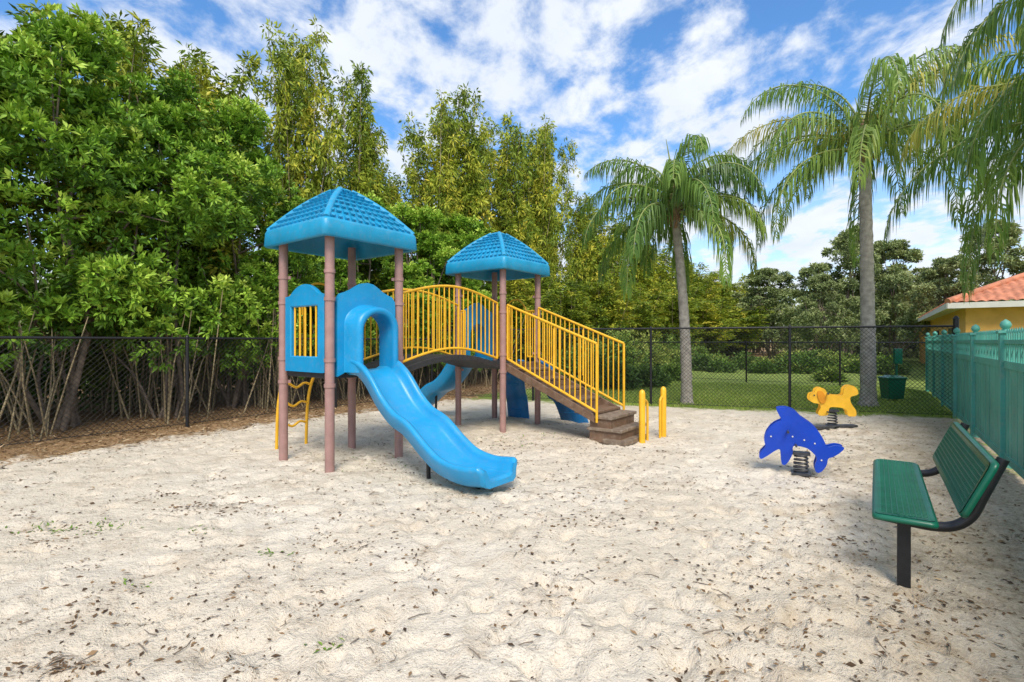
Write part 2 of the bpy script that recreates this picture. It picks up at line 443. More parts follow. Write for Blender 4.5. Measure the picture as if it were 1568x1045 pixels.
for sd in (-.455,.455):
    q=c+W*sd
    vs=[]
    for w in (-.02,.02):
        vs+= [q+W*w+Z*1.18,q+W*w+U*SL+Z*.44,q+W*w+U*(SL+.02)+Z*.30,q+W*w+Z*1.04]
    mb.add(vs,[(0,1,2,3),(7,6,5,4),(0,4,5,1),(1,5,6,2),(2,6,7,3),(3,7,4,0)],0)
mb.box(c+U*(SL+.09)+Z*.385,U,W,Z,.42,.9,.05,1); mb.box(c+U*(SL+.09)+Z*.27,U,W,Z,.36,.84,.18,0)
mb.box(c+U*(SL+.17)+Z*.205,U,W,Z,.58,.92,.05,1); mb.box(c+U*(SL+.17)+Z*.09,U,W,Z,.52,.86,.18,0)
mb.box(c+U*(SL+.36)-W*.1+Z*.045,U,W,Z,.38,.8,.07,1)
mb.obj('stairs',[M_brown,M_step],ps,.012)
mb=MB()
for sd in (-.47,.47):
    q=c+W*sd
    tt=[q+U*(.06+(SL-.0)*i/14)+Z*(2.17-.66*i/14) for i in range(15)]
    bb=[q+U*(.06+SL*i/14)+Z*(1.24-.77*i/14) for i in range(15)]
    railing(mb,bb,tt,.021,.0115,18)
    mb.tube([bb[-1],bb[-1]-Z*.16],.02,8)
    mb.tube([q+U*(.06+SL*.55)+Z*.95,q+U*(.06+SL*.55)+Z*1.75],.016,8)
mb.obj('stair_railings',[M_yel],ps)
mb=MB()
p1=V(1.98,7.85,0); p2=V(2.46,8.39,0)
for p in (p1,p2):
    mb.tube([p-Z*.1,p+Z*.74,p+Z*.79,p+Z*.81],[.048,.048,.038,.012],12)
    e_=W*(.20 if p is p1 else -.14)
    mb.tube(crom([p+e_-Z*.1,p+e_+Z*.5,p+e_*.8+Z*.62,p+Z*.66],5),.02,8)
mb.obj('grab_handles',[M_yel],ps)

# ------------------------------------------------------------------ spring riders
def spring(mb,c,z0,z1,r,n=5,m=0,w=.014):
    pts=[]
    for i in range(n*14+1):
        t=i/(n*14); a=2*math.pi*n*t; pts.append(c+V(math.cos(a)*r*(1-.15*t),math.sin(a)*r*(1-.15*t),z0+(z1-z0)*t))
    mb.tube(pts,w,6,m)
def rider(name,c,ax,poly,m,seat,gap,zs,zb,handle,foot,res=4):
    e=empty(name); az=ax.cross(Z).normalized()
    for i,s in enumerate((-1,1)):
        mb=MB(); mb.extrude(spoly(poly,res),c+az*(s*gap),ax,Z,az,.03,0); mb.obj('side_panel_%d'%(i+1),[m],e,.005)
    mb=MB()
    mb.box(c+ax*seat[0]+Z*seat[1],ax,az,Z,seat[2],gap*2-.032,.03,0)
    mb.obj('seat',[m],e,.01)
    mb=MB(); spring(mb,c,zb,zs,.075,5,w=.012); 
    mb.box(c+Z*(zs+.01),ax,az,Z,.18,gap*2-.034,.03,0); mb.box(c+Z*(zb-.01),ax,az,Z,.2,.2,.02,0)
    mb.tube([c+ax*handle[0]+Z*handle[1]-az*(gap+.12),c+ax*handle[0]+Z*handle[1]+az*(gap+.12)],.013,8)
    mb.tube([c+ax*foot[0]+Z*foot[1]-az*(gap+.12),c+ax*foot[0]+Z*foot[1]+az*(gap+.12)],.013,8)
    mb.obj('spring_and_handles',[M_steel],e)
    return e,az
def pxpoly(pts,cx,by,s,kx=1.0): return [((x-cx)/s/kx,(by-y)/s) for x,y in pts]
dol=[(1153,703),(1154,697),(1159,691),(1163,686),(1161,676),(1164,665),(1171,655),(1180,648),(1188,644),(1185,637),(1181,629),(1183,626),(1196,625),(1209,629),(1218,637),(1226,642),(1238,650),(1248,661),(1255,673),(1259,680),(1270,677),(1281,678),(1283,681),(1276,688),(1267,694),(1260,697),(1258,706),(1252,715),(1246,719),(1241,717),(1240,708),(1243,698),(1238,691),(1228,684),(1216,682),(1207,683),(1206,694),(1200,706),(1194,712),(1189,710),(1188,700),(1186,689),(1178,692),(1171,697),(1162,703),(1156,706)]
cdol=V(3.35,5.98,0); axd=V(.90,-.43,0).normalized()
e,az=rider('dolphin_spring_rider',cdol,axd,pxpoly(dol,1220,727,131,1.17),M_royal,(-.0,.39,.22),.075,.24,.03,(-.14,.51),(-.06,.36),3)
mb=MB()
for x,y in ((1172,670),(1250,700),(1224,672),(1206,668),(1240,676)):
    p=cdol+axd*((x-1220)/131/1.17)+Z*((727-y)/131)
    for s in (-1,1): mb.tube([p+az*(s*.08),p+az*(s*.096)],.009,8)
mb.obj('bolts_and_eyes',[M_white],e)
dog=[(1233,609),(1235,603),(1241,601),(1243,596),(1249,593),(1257,595),(1262,602),(1272,604),(1282,604),(1285,601),(1286,594),(1292,589),(1300,589),(1306,594),(1307,601),(1301,604),(1296,606),(1296,613),(1300,620),(1304,626),(1304,634),(1297,635),(1292,634),(1290,627),(1284,623),(1272,622),(1265,623),(1263,629),(1261,635),(1251,636),(1247,634),(1248,629),(1251,624),(1249,618),(1241,617),(1235,614)]
cdog=V(5.72,9.21,0); axg=V(.93,-.36,0).normalized()
e,az=rider('dog_spring_rider',cdog,axg,pxpoly(dog,1271,655,86,1.15),M_dog,(.03,.43,.22),.10,.30,.06,(-.10,.62),(-.1,.3),3)
ear=[(1246,599),(1253,599),(1258,606),(1258,614),(1252,617),(1247,609)]
M_dog2=mat('dark_orange_panel',(.70,.27,.01),.45,.15,7)
mb=MB()
for s in (-1,1): mb.extrude(spoly(pxpoly(ear,1271,655,86,1.15),4),cdog+az*(s*.128),axg,Z,az,.02,0)
mb.obj('ears',[M_dog2],e,.004)
mb=MB()
for k in (-1,1):
    mb.box(cdog+V(.26*k,-.05+.06*k,.035),V(1,.1*k,0).normalized(),V(0,1,0),Z,.34,.14,.04,0)
for s in (-1,1):
    p=cdog+axg*((1241-1271)/86/1.15)+Z*((655-605)/86); mb.tube([p+az*(s*.114),p+az*(s*.125)],.013,8)
mb.obj('footings_and_eyes',[M_steel],e,.01)

# ------------------------------------------------------------------ bench
be=empty('park_bench'); O=V(2.30,3.27,0)
def BP(g,h,z): return O+G*g+Hh*h+Z*z
def grill(name,P,L,Wd,nrm,r=.004):
    mb=MB()
    nl=int(L/.032); nw=int(Wd/.03)
    for i in range(1,nl):
        a=L*i/nl
        mb.tube([P(a,.02),P(a,Wd*.5),P(a,Wd-.02)],.0055,5,0,False)
    for j in range(1,nw):
        b=Wd*j/nw; mb.tube([P(.02,b),P(L*.5,b),P(L-.02,b)],.0050,5,0,False)
    q=.045; pts=[]
    for (cx,cy,a0) in ((L-q,Wd-q,0),(q,Wd-q,90),(q,q,180),(L-q,q,270)):
        for k in range(5):
            an=math.radians(a0+22.5*k); pts.append((cx+q*math.cos(an),cy+q*math.sin(an)))
    rr=[]
    for off,dz in ((0,.0),(0.012,-.004),(.018,-.018),(.014,-.034),(0,-.036),(-.03,-.006),(-.03,.004),(0,.004)):
        ring_=[]
        for x,y in pts:
            dx=x-L/2;dy=y-Wd/2
            ring_.append(P(x+off*(1 if dx>0 else -1)*(1 if abs(dx)>L/2-q else 0),y+off*(1 if dy>0 else -1))+nrm*dz)
        rr.append(ring_)
    mb.rings(rr,0,True,True)
    mb.obj(name,[M_green],be)
grill('seat',lambda a,b:BP(a,b,.455+.010*math.cos((b/.3-.5)*3)),1.85,.30,Z)
bn=(Hh*-.93+Z*.36).normalized()
grill('backrest',lambda a,b:BP(a,.41+.40*b,.53+.93*b),1.85,.34,bn)
mb=MB()
for g in (.13,1.70):
    p=BP(g,.15,0); mb.box(p+Z*.15,G,Hh,Z,.07,.07,.56,0)
    mb.tube(crom([BP(g,.02,.415),BP(g,.16,.405),BP(g,.30,.40),BP(g,.40,.425),BP(g,.475,.50),BP(g,.53,.64),BP(g,.615,.86)],6),.030,10)
mb.obj('frame',[M_blk],be,.004)

# ------------------------------------------------------------------ fences
def chainlink(name,pts,h,post=2.9,st=.075,wr=.0038):
    e=empty(name); mp=MB(); mw=MB()
    for a,b in zip(pts[:-1],pts[1:]):
        a=Vector(a);b=Vector(b); L=(b-a).length; d=(b-a)/L; n=max(1,round(L/post))
        for i in range(n+1):
            p=a+d*(L*i/n); mp.tube([p-Z*.2,p+Z*(h+.02)],.03,8); mp.tube([p+Z*(h+.02),p+Z*(h+.05)],[.036,.02],8)
        mp.tube([a+Z*h,b+Z*h],.021,8); mp.tube([a+Z*.06,b+Z*.06],.006,4)
        nw=int((L+h)/st); side=d.cross(Z)
        for i in range(nw):
            x0=-h+i*st
            for sgn in (1,-1):
                xa,xb=x0,x0+h
                za,zb=(.04,h) if sgn==1 else (h,.04)
                ta=max(0,(0-xa)/h); tb=min(1,(L-xa)/h)
                if tb<=ta: continue
                p=a+d*(xa+h*ta)+Z*(za+(zb-za)*ta)+side*(.003*sgn); q=a+d*(xa+h*tb)+Z*(za+(zb-za)*tb)+side*(.003*sgn)
                mw.tube([p,q],wr,3,0,False)
    mp.obj('posts_and_rails',[M_blk],e); mw.obj('wire_mesh',[M_blk],e)
corner=V(-2.25,14.5,0)
chainlink('chain_link_fence',[PL-G*8.7,corner],1.6,2.95,.085)
chainlink('chain_link_fence',[PB,corner],1.85,3.0,.085)
mb=MB(); mb.tube([PB-Z*.2,PB+Z*2.0],.05,10); mb.tube([PB+Z*2.0,PB+Z*2.06],[.06,.02],10); 
mb.obj('fence_corner_post',[M_blk])
chainlink('chain_link_fence',[V(13.6,15.8,0),V(8.9,19.6,0),V(3.5,24,0)],1.5,2.6,.12)
fe=empty('teal_picket_fence'); mb=MB(); fp=MB()
F0=V(5.57,5.62,0)-G*6.2; FL=6.2+5.86+7.0; n=8; sp_=FL/n
for i in range(n+1):
    p=F0+G*(sp_*i)
    fp.box(p+Z*.80,G,Hh,Z,.12,.12,1.70,0); fp.box(p+Z*1.66,G,Hh,Z,.16,.16,.035,0)
    fp.tube([p+Z*1.68,p+Z*1.70,p+Z*1.72,p+Z*1.75,p+Z*1.79,p+Z*1.82],[.035,.03,.05,.06,.045,.005],10)
for i in range(n):
    a=F0+G*(sp_*i+.06); b=F0+G*(sp_*(i+1)-.06); m_=(a+b)/2; L=(b-a).length
    for z in (.12,1.26,1.54): mb.box(m_+Z*z,G,Hh,Z,L,.05,.09 if z<1.5 else .05,0)
    k=int(L/.152)
    for j in range(k):
        q=a+G*(L*(j+.5)/k); mb.box(q+Z*.68+Hh*R.uniform(-.004,.004),G,Hh,Z,L/k-.010,.022,1.10,0)
    k2=int(L/.12)
    for j in range(k2):
        q=a+G*(L*(j+.5)/k2); mb.box(q+Z*1.46,G,Hh,Z,.034,.026,.38,0)
        mb.add([q+G*.026+Z*1.65,q+Hh*.02+Z*1.65,q-G*.026+Z*1.65,q-Hh*.02+Z*1.65,q+Z*1.71],[(0,1,4),(1,2,4),(2,3,4),(3,0,4),(3,2,1,0)],0)
        if j%2==0 and j<k2-1:
            qq=q+G*(L/k2/2)+Z*1.40; ci=[qq+G*(.035*math.cos(t*.785))+Z*(.035*math.sin(t*.785)) for t in range(9)]; mb.tube(ci,.008,5,0,False)
fp.obj('posts_with_finials',[M_gfence],fe,.006); mb.obj('boards_and_pickets',[M_gfence],fe)

# ------------------------------------------------------------------ waste station
we=empty('pet_waste_station'); mb=MB(); p=V(9.95,13.5,0)
mb.tube([p+V(.18,.1,-.1),p+V(.18,.1,1.35)],.03,8); mb.box(p+V(.18,.05,1.15),V(1,0,0),V(0,1,0),Z,.2,.08,.4,0)
mb.rings([[p+V(a*r,b*r*.8,z) for a,b in((-1,-1),(1,-1),(1,1),(-1,1))] for r,z in((.19,.05),(.23,.55),(.25,.56),(.25,.60),(.1,.66))],0,False)
mb.obj('bin_and_post',[M_green],we,.01)

# ------------------------------------------------------------------ house
he=empty('orange_stucco_house'); K=V(15.7,18.6,0); LS,LF,run,rise,ez=26,13,6.4,2.7,2.9
mb=MB()
c=K+G*(LS/2)+Hh*(LF/2)
mb.box(c+Z*1.42,G,Hh,Z,LS-1.1,LF-1.1,2.84,0)
mb.obj('walls',[M_wall],he)
mb=MB()
mb.box(c+Z*2.80,G,Hh,Z,LS-.06,LF-.06,.05,0)
mb.box(K+Hh*(LF/2)+Z*2.82,Hh,G,Z,LF,.05,.2,0); mb.box(K+G*(LS/2)+Z*2.82,G,Hh,Z,LS,.05,.2,0)
mb.obj('soffit_and_fascia',[M_white],he)
mb=MB()
def slope(o0,al,inn,L):
    n=int(L/.045); cols=[]
    for i in range(n+1):
        u=L*i/n; vm=min(1,u/run,(L-u)/run)
        cols.append((u,vm))
    nn=(Z*run-inn*rise).normalized(); rowsN=16
    vs=[];fs=[]
    for u,vm in cols:
        for j in range(rowsN+1):
            v=min(vm,j/rowsN)
            h=.055*abs(math.sin(math.pi*u/.26))
            vs.append(o0+al*u+inn*(run*v)+Z*(ez+.03+rise*v)+nn*h)
    w=rowsN+1
    for i in range(n):
        for j in range(rowsN): fs.append((i*w+j,(i+1)*w+j,(i+1)*w+j+1,i*w+j+1))
    mb.add(vs,fs,0,True)
slope(K,Hh,G,LF); slope(K,G,Hh,LS)
mb.tube([K+Z*(ez+.08),K+(G+Hh)*run+Z*(ez+rise+.08)],.11,10)
mb.obj('tile_roof',[M_tile],he)
mb=MB()
for g in (5,11):
    q=K+Hh*.54+G*g; mb.box(q+Z*1.5,G,Hh,Z,1.4,.06,1.2,0)
mb.obj('windows',[M_glass],he)

# ------------------------------------------------------------------ foliage
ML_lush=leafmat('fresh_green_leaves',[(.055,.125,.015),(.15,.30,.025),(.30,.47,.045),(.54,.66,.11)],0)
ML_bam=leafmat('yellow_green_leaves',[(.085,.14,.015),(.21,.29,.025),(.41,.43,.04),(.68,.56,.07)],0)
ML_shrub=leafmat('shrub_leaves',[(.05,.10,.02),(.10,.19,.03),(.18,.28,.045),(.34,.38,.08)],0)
ML_oak=leafmat('olive_leaves',[(.14,.18,.08),(.22,.28,.10),(.33,.38,.15),(.42,.45,.22)],0)
ML_palm=leafmat('palm_leaflets',[(.055,.12,.03),(.14,.25,.045),(.28,.39,.07),(.56,.50,.11)],.25,.4)
ML_litter=leafmat('dry_leaves',[(.06,.035,.02),(.15,.09,.045),(.28,.175,.09),(.46,.34,.20)],0,.8)
ML_grass=leafmat('grass_blades',[(.11,.19,.025),(.20,.31,.04),(.33,.41,.08),(.48,.45,.18)],0)
def nrm(a): return a/np.maximum(1e-6,np.linalg.norm(a,axis=-1,keepdims=True))
def leafmesh(name,bark,c,d,nn,L,Wd,tint,mats,droop=.15):
    side=nrm(np.cross(d,nn)); N=len(c); L=L[:,None];Wd=Wd[:,None]
    up=nrm(np.cross(side,d))
    q=np.stack([c,c+d*L*.45+side*Wd/2+up*L*.05,c+d*L-np.array([0,0,1])*L*droop,c+d*L*.45-side*Wd/2+up*L*.05],1).reshape(-1,3)
    return npmesh(name,bark,q,np.repeat(tint,4),mats)
def npmesh(name,bark,q,tint,mats):
    bv=np.array(bark.v,dtype=float).reshape(-1,3) if bark and bark.v else np.zeros((0,3))
    bf=bark.f if bark else []
    nb=len(bv); Nq=len(q)//4
    vs=np.concatenate([bv,q]); 
    bl_=np.array([i for f in bf for i in f],dtype=np.int32); bt=np.array([len(f) for f in bf],dtype=np.int32)
    lv=np.concatenate([bl_,np.arange(len(q),dtype=np.int32)+nb]).astype(np.int32)
    lt=np.concatenate([bt,np.full(Nq,4,dtype=np.int32)]).astype(np.int32)
    ls=np.concatenate([[0],np.cumsum(lt)[:-1]]).astype(np.int32)
    me=bpy.data.meshes.new(name); me.vertices.add(len(vs)); me.vertices.foreach_set('co',vs.reshape(-1))
    me.loops.add(len(lv)); me.loops.foreach_set('vertex_index',lv)
    me.polygons.add(len(lt)); me.polygons.foreach_set('loop_start',ls); me.polygons.foreach_set('loop_total',lt)
    for m in mats: me.materials.append(m)
    mi=np.concatenate([np.zeros(len(bt)),np.ones(Nq)]).astype(np.int32) if len(mats)>1 else np.zeros(len(lt),dtype=np.int32)
    me.polygons.foreach_set('material_index',mi)
    me.polygons.foreach_set('use_smooth',np.concatenate([np.ones(len(bt)),np.zeros(Nq)]).astype(bool))
    a=me.attributes.new('tint','FLOAT','POINT'); a.data.foreach_set('value',np.concatenate([np.zeros(nb),np.clip(tint,0,1)]).astype(np.float32))
    me.update(calc_edges=True)
    return me
def place(name,me,p,rot=0,s=(1,1,1)):
    o=bpy.data.objects.new(name,me); scene.collection.objects.link(o); o.location=p; o.rotation_euler=(0,0,rot); o.scale=s; return o
def clumps(C,A,T,nl,spread,ll,lw,tj=.12,down=0,rs=RN):
    n=len(C); c=np.repeat(C,nl,0); a=np.repeat(A,nl,0); N=len(c)
    r=nrm(rs.normal(size=(N,3)))
    d=nrm(a*.75+r*.9+np.array([0,0,-down]))
    c=c+r*spread*rs.rand(N,1)
    nn=nrm(rs.normal(size=(N,3))*.7+np.array([0,0,1.0]))
    L=ll*(.65+.7*rs.rand(N)); Wd=lw*(.7+.6*rs.rand(N))
    t=np.repeat(T,nl)+rs.normal(size=N)*tj
    return c,d,nn,L,Wd,t
def lush(name,seed,h=7,rad=1.9,zb=1.4,nlobe=44,nc=46,nl=13,ll=.12,lw=.05,mats=None,stems=7):
    rs=np.random.RandomState(seed); R2=random.Random(seed)
    b=MB(); C=[];A=[];T=[]
    lobes=[]
    for i in range(nlobe):
        t=rs.rand()**.95; z=zb+.3+(h-zb-.8)*t
        prof=(.80+.30*math.sin(math.pi*min(1,t*1.25)))*(1-.62*max(0,t-.45)/.55)
        a=rs.rand()*6.283; rr=rad*prof*(rs.rand()**.5)*.85
        lr=(.42+.38*rs.rand())*(1-.3*t)
        lobes.append((np.array([rr*math.cos(a),rr*math.sin(a),z]),lr,rs.normal()*.14))
    for lc,lr,lt in lobes:
        d=nrm(rs.normal(size=(nc,3))+np.array([0,0,.35])); k=lr*(.55+.5*rs.rand(nc,1))
        p=lc+d*k*np.array([1,1,.8]); outw=nrm(p-np.array([0,0,h*.45]))
        C.append(p); A.append(nrm(d*.6+outw*.3+np.array([0,0,.5])))
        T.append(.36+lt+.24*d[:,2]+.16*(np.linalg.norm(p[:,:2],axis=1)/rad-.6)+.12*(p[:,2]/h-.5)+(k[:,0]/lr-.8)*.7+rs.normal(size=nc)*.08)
    C=np.concatenate(C);A=np.concatenate(A);T=np.concatenate(T)
    for i in range(stems):
        a=R2.uniform(0,6.28); r0=R2.uniform(.05,.45); l=lobes[R2.randrange(len(lobes))][0]
        p0=V(math.cos(a)*r0,math.sin(a)*r0,-.2); p3=V(*l)
        p1=p0.lerp(p3,.33)+V(R2.uniform(-.2,.2),R2.uniform(-.2,.2),.3); p2=p0.lerp(p3,.66)+V(R2.uniform(-.25,.25),R2.uniform(-.25,.25),.3)
        r=R2.uniform(.03,.06)*h/7
        b.tube(crom([p0,p1,p2,p3],4),[r*(1-.75*j/12) for j in range(13)],6,0,False)
        for k in range(3):
            l2=V(*lobes[R2.randrange(len(lobes))][0]); 
            if (l2-p2).length<rad*1.0: b.tube(crom([p2,p2.lerp(l2,.5)+V(0,0,.15),l2],3),[r*.45*(1-.7*j/6) for j in range(7)],5,0,False)
    c,d,nn,L,Wd,t=clumps(C,A,T,nl,.05,ll,lw,.08,0,rs)
    return leafmesh(name,b,c,d,nn,L,Wd,t,mats,.12)
def bamboo(name,seed,h=9,stems=16,nodes=46,nl=12,ll=.18,lw=.056,mats=None,zb=1.1):
    rs=np.random.RandomState(seed); R2=random.Random(seed)
    b=MB(); C=[];A=[];T=[]
    for i in range(stems):
        a=R2.uniform(0,6.28); r0=R2.uniform(.05,.55); hh=h*R2.uniform(.6,.97) if i>2 else h*R2.uniform(.93,1); lean=R2.uniform(.2,1.2)*(1 if i>2 else .4)
        bd=R2.uniform(-.35,.35); a2=a+bd
        pts=[]
        for k in range(9):
            t=k/8; rr=r0+lean*(t**1.9); pts.append(V(math.cos(a)*r0+math.cos(a2)*(rr-r0),math.sin(a)*r0+math.sin(a2)*(rr-r0),-.2+hh*(t-.06*t**4)))
        b.tube(pts,[.024*(1-.8*k/8)+.003 for k in range(9)],5,0,False)
        tj=rs.normal()*.1
        for q in range(nodes):
            t=(zb/hh)+(1-zb/hh)*(q+rs.rand())/nodes; t=min(t,.999)
            f=t*8; k=int(f); p=pts[k].lerp(pts[k+1],f-k)
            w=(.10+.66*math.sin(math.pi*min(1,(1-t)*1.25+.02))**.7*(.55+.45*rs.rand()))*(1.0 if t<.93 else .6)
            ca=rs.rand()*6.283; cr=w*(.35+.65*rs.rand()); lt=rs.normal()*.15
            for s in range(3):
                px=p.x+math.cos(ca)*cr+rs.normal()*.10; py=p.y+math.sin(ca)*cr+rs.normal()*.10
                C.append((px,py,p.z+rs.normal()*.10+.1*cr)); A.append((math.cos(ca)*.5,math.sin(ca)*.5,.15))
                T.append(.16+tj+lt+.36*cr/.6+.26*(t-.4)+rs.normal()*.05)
    C=np.array(C);A=np.array(A);T=np.array(T)
    c,d,nn,L,Wd,t=clumps(C,A,T,nl,.12,ll,lw,.09,.35,rs)
    nn=nrm(rs.normal(size=nn.shape)+np.array([0,0,.6]))
    return leafmesh(name,b,c,d,nn,L,Wd,t,mats,.12)
LM=[M_bark,ML_lush]; BM=[M_cane,ML_bam]
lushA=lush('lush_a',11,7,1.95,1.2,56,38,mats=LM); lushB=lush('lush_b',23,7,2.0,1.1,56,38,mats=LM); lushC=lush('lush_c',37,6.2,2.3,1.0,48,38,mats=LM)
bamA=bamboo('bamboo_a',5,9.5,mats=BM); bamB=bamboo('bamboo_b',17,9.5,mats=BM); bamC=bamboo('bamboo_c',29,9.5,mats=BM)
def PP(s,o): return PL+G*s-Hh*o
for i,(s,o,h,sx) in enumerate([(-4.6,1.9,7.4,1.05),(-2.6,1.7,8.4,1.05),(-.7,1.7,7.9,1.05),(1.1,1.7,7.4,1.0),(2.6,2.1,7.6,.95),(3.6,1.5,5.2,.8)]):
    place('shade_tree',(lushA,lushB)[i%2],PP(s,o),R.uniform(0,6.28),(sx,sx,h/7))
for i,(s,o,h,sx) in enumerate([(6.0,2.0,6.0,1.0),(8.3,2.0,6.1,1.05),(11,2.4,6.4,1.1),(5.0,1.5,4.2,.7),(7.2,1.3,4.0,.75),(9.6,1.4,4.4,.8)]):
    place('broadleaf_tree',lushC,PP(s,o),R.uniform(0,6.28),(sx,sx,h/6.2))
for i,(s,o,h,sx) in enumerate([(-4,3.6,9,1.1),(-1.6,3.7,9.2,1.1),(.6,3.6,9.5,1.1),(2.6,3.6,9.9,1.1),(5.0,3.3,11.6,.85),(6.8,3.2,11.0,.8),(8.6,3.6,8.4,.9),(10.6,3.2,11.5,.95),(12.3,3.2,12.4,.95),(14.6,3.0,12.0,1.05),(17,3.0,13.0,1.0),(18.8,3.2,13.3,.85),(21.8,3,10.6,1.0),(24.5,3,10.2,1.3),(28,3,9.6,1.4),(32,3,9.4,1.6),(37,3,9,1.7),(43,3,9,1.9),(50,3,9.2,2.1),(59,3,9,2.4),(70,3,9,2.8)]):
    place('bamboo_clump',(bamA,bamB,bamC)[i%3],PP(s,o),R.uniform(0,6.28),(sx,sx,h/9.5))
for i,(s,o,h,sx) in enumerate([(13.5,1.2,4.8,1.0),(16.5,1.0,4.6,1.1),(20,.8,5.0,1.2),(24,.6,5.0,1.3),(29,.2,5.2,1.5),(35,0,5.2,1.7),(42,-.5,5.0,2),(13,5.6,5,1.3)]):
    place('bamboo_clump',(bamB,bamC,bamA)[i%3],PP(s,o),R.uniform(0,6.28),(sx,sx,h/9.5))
mb=MB()
for i in range(340):
    s=R.uniform(-7,12); s+=.35*math.sin(s*3.1); o=R.uniform(.5,3.2); p=PP(s,o); d=V(R.gauss(0,.17),R.gauss(0,.17),1)
    h=R.uniform(1.5,2.6); mb.tube([p-Z*.1,p+d*(h*.5)+V(R.gauss(0,.05),R.gauss(0,.05),0),p+d*h],[R.uniform(.010,.026),.013,.008],5,0,False)
mb.obj('bare_stems_thicket',[M_cane])
def shrubmass(name,pts,mats,ll,lw,nc,seed):
    rs=np.random.RandomState(seed); C=[];A=[];T=[]
    for (x,y,z,r,rz,tb) in pts:
        d=nrm(rs.normal(size=(nc,3))); d[:,2]=np.abs(d[:,2])*.9+d[:,2]*.1
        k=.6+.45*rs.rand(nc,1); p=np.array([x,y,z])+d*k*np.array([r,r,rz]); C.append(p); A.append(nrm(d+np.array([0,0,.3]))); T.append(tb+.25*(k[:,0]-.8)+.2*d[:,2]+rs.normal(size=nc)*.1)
    C=np.concatenate(C);A=np.concatenate(A);T=np.concatenate(T)
    c,d,nn,L,Wd,t=clumps(C,A,T,9,.12*ll/.15,ll,lw,.08,0,rs)
    return place(name,leafmesh(name,None,c,d,nn,L,Wd,t,mats,.1),(0,0,0))
pts=[]
for i in range(46):
    p=PP(R.uniform(-8,22),R.uniform(4.2,6.5)); pts.append((p.x,p.y,.2,R.uniform(.8,1.3),R.uniform(1.4,2.4),.12))
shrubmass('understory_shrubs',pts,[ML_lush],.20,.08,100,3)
pts=[]
for i in range(34):
    x=R.uniform(9.5,18); y=25+R.uniform(0,5)-(x-10)*.2; pts.append((x,y,0,R.uniform(.5,1.0),R.uniform(.45,1.0),R.uniform(.0,.7)))
for i in range(30):
    s=R.uniform(14,34); p=PP(s,R.uniform(-1.2,.6)); pts.append((p.x,p.y,0,R.uniform(.6,1.1),R.uniform(.8,2.3),R.uniform(.2,.8)))
for x,y,r,h,t in ((3.4,16.5,.55,.9,.1),(4.6,17.4,.6,.8,.15),(2.9,17.5,.6,1.1,.1),(12.2,19.8,.45,.5,.5),(6.2,20.2,.5,.6,.3)):
    pts.append((x,y,0,r,h,t))
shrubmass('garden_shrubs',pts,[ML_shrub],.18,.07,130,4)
pts=[]
for i in range(80):
    a=math.radians(R.uniform(-6,52)); d=R.uniform(58,80); h=R.uniform(5,8.5)
    pts.append((math.sin(a)*d*1.05,math.cos(a)*d,R.uniform(0,1.5),R.uniform(2.5,4.5),h,R.uniform(.2,.7)))
for i in range(36):
    a=math.radians(R.uniform(-60,-18)); d=R.uniform(24,34)
    pts.append((math.sin(a)*d,math.cos(a)*d,0,R.uniform(2,3.5),R.uniform(3,5),R.uniform(.1,.4)))
shrubmass('distant_trees',pts,[ML_oak],.5,.24,200,6)
oak=lush('oak_mesh',51,10,4.2,1.8,nlobe=90,nc=44,nl=7,ll=.24,lw=.10,mats=[M_bark,ML_oak],stems=9)
for x,y,h,s in ((26,40,10.5,1.0),(31,42,10,1.1),(22,44,8,1.0),(37,40,11,1.1),(20,33,6,.6),(27,32,7,.7)):
    place('oak_tree',oak,V(x,y,0),R.uniform(0,6.28),(s,s,h/10))

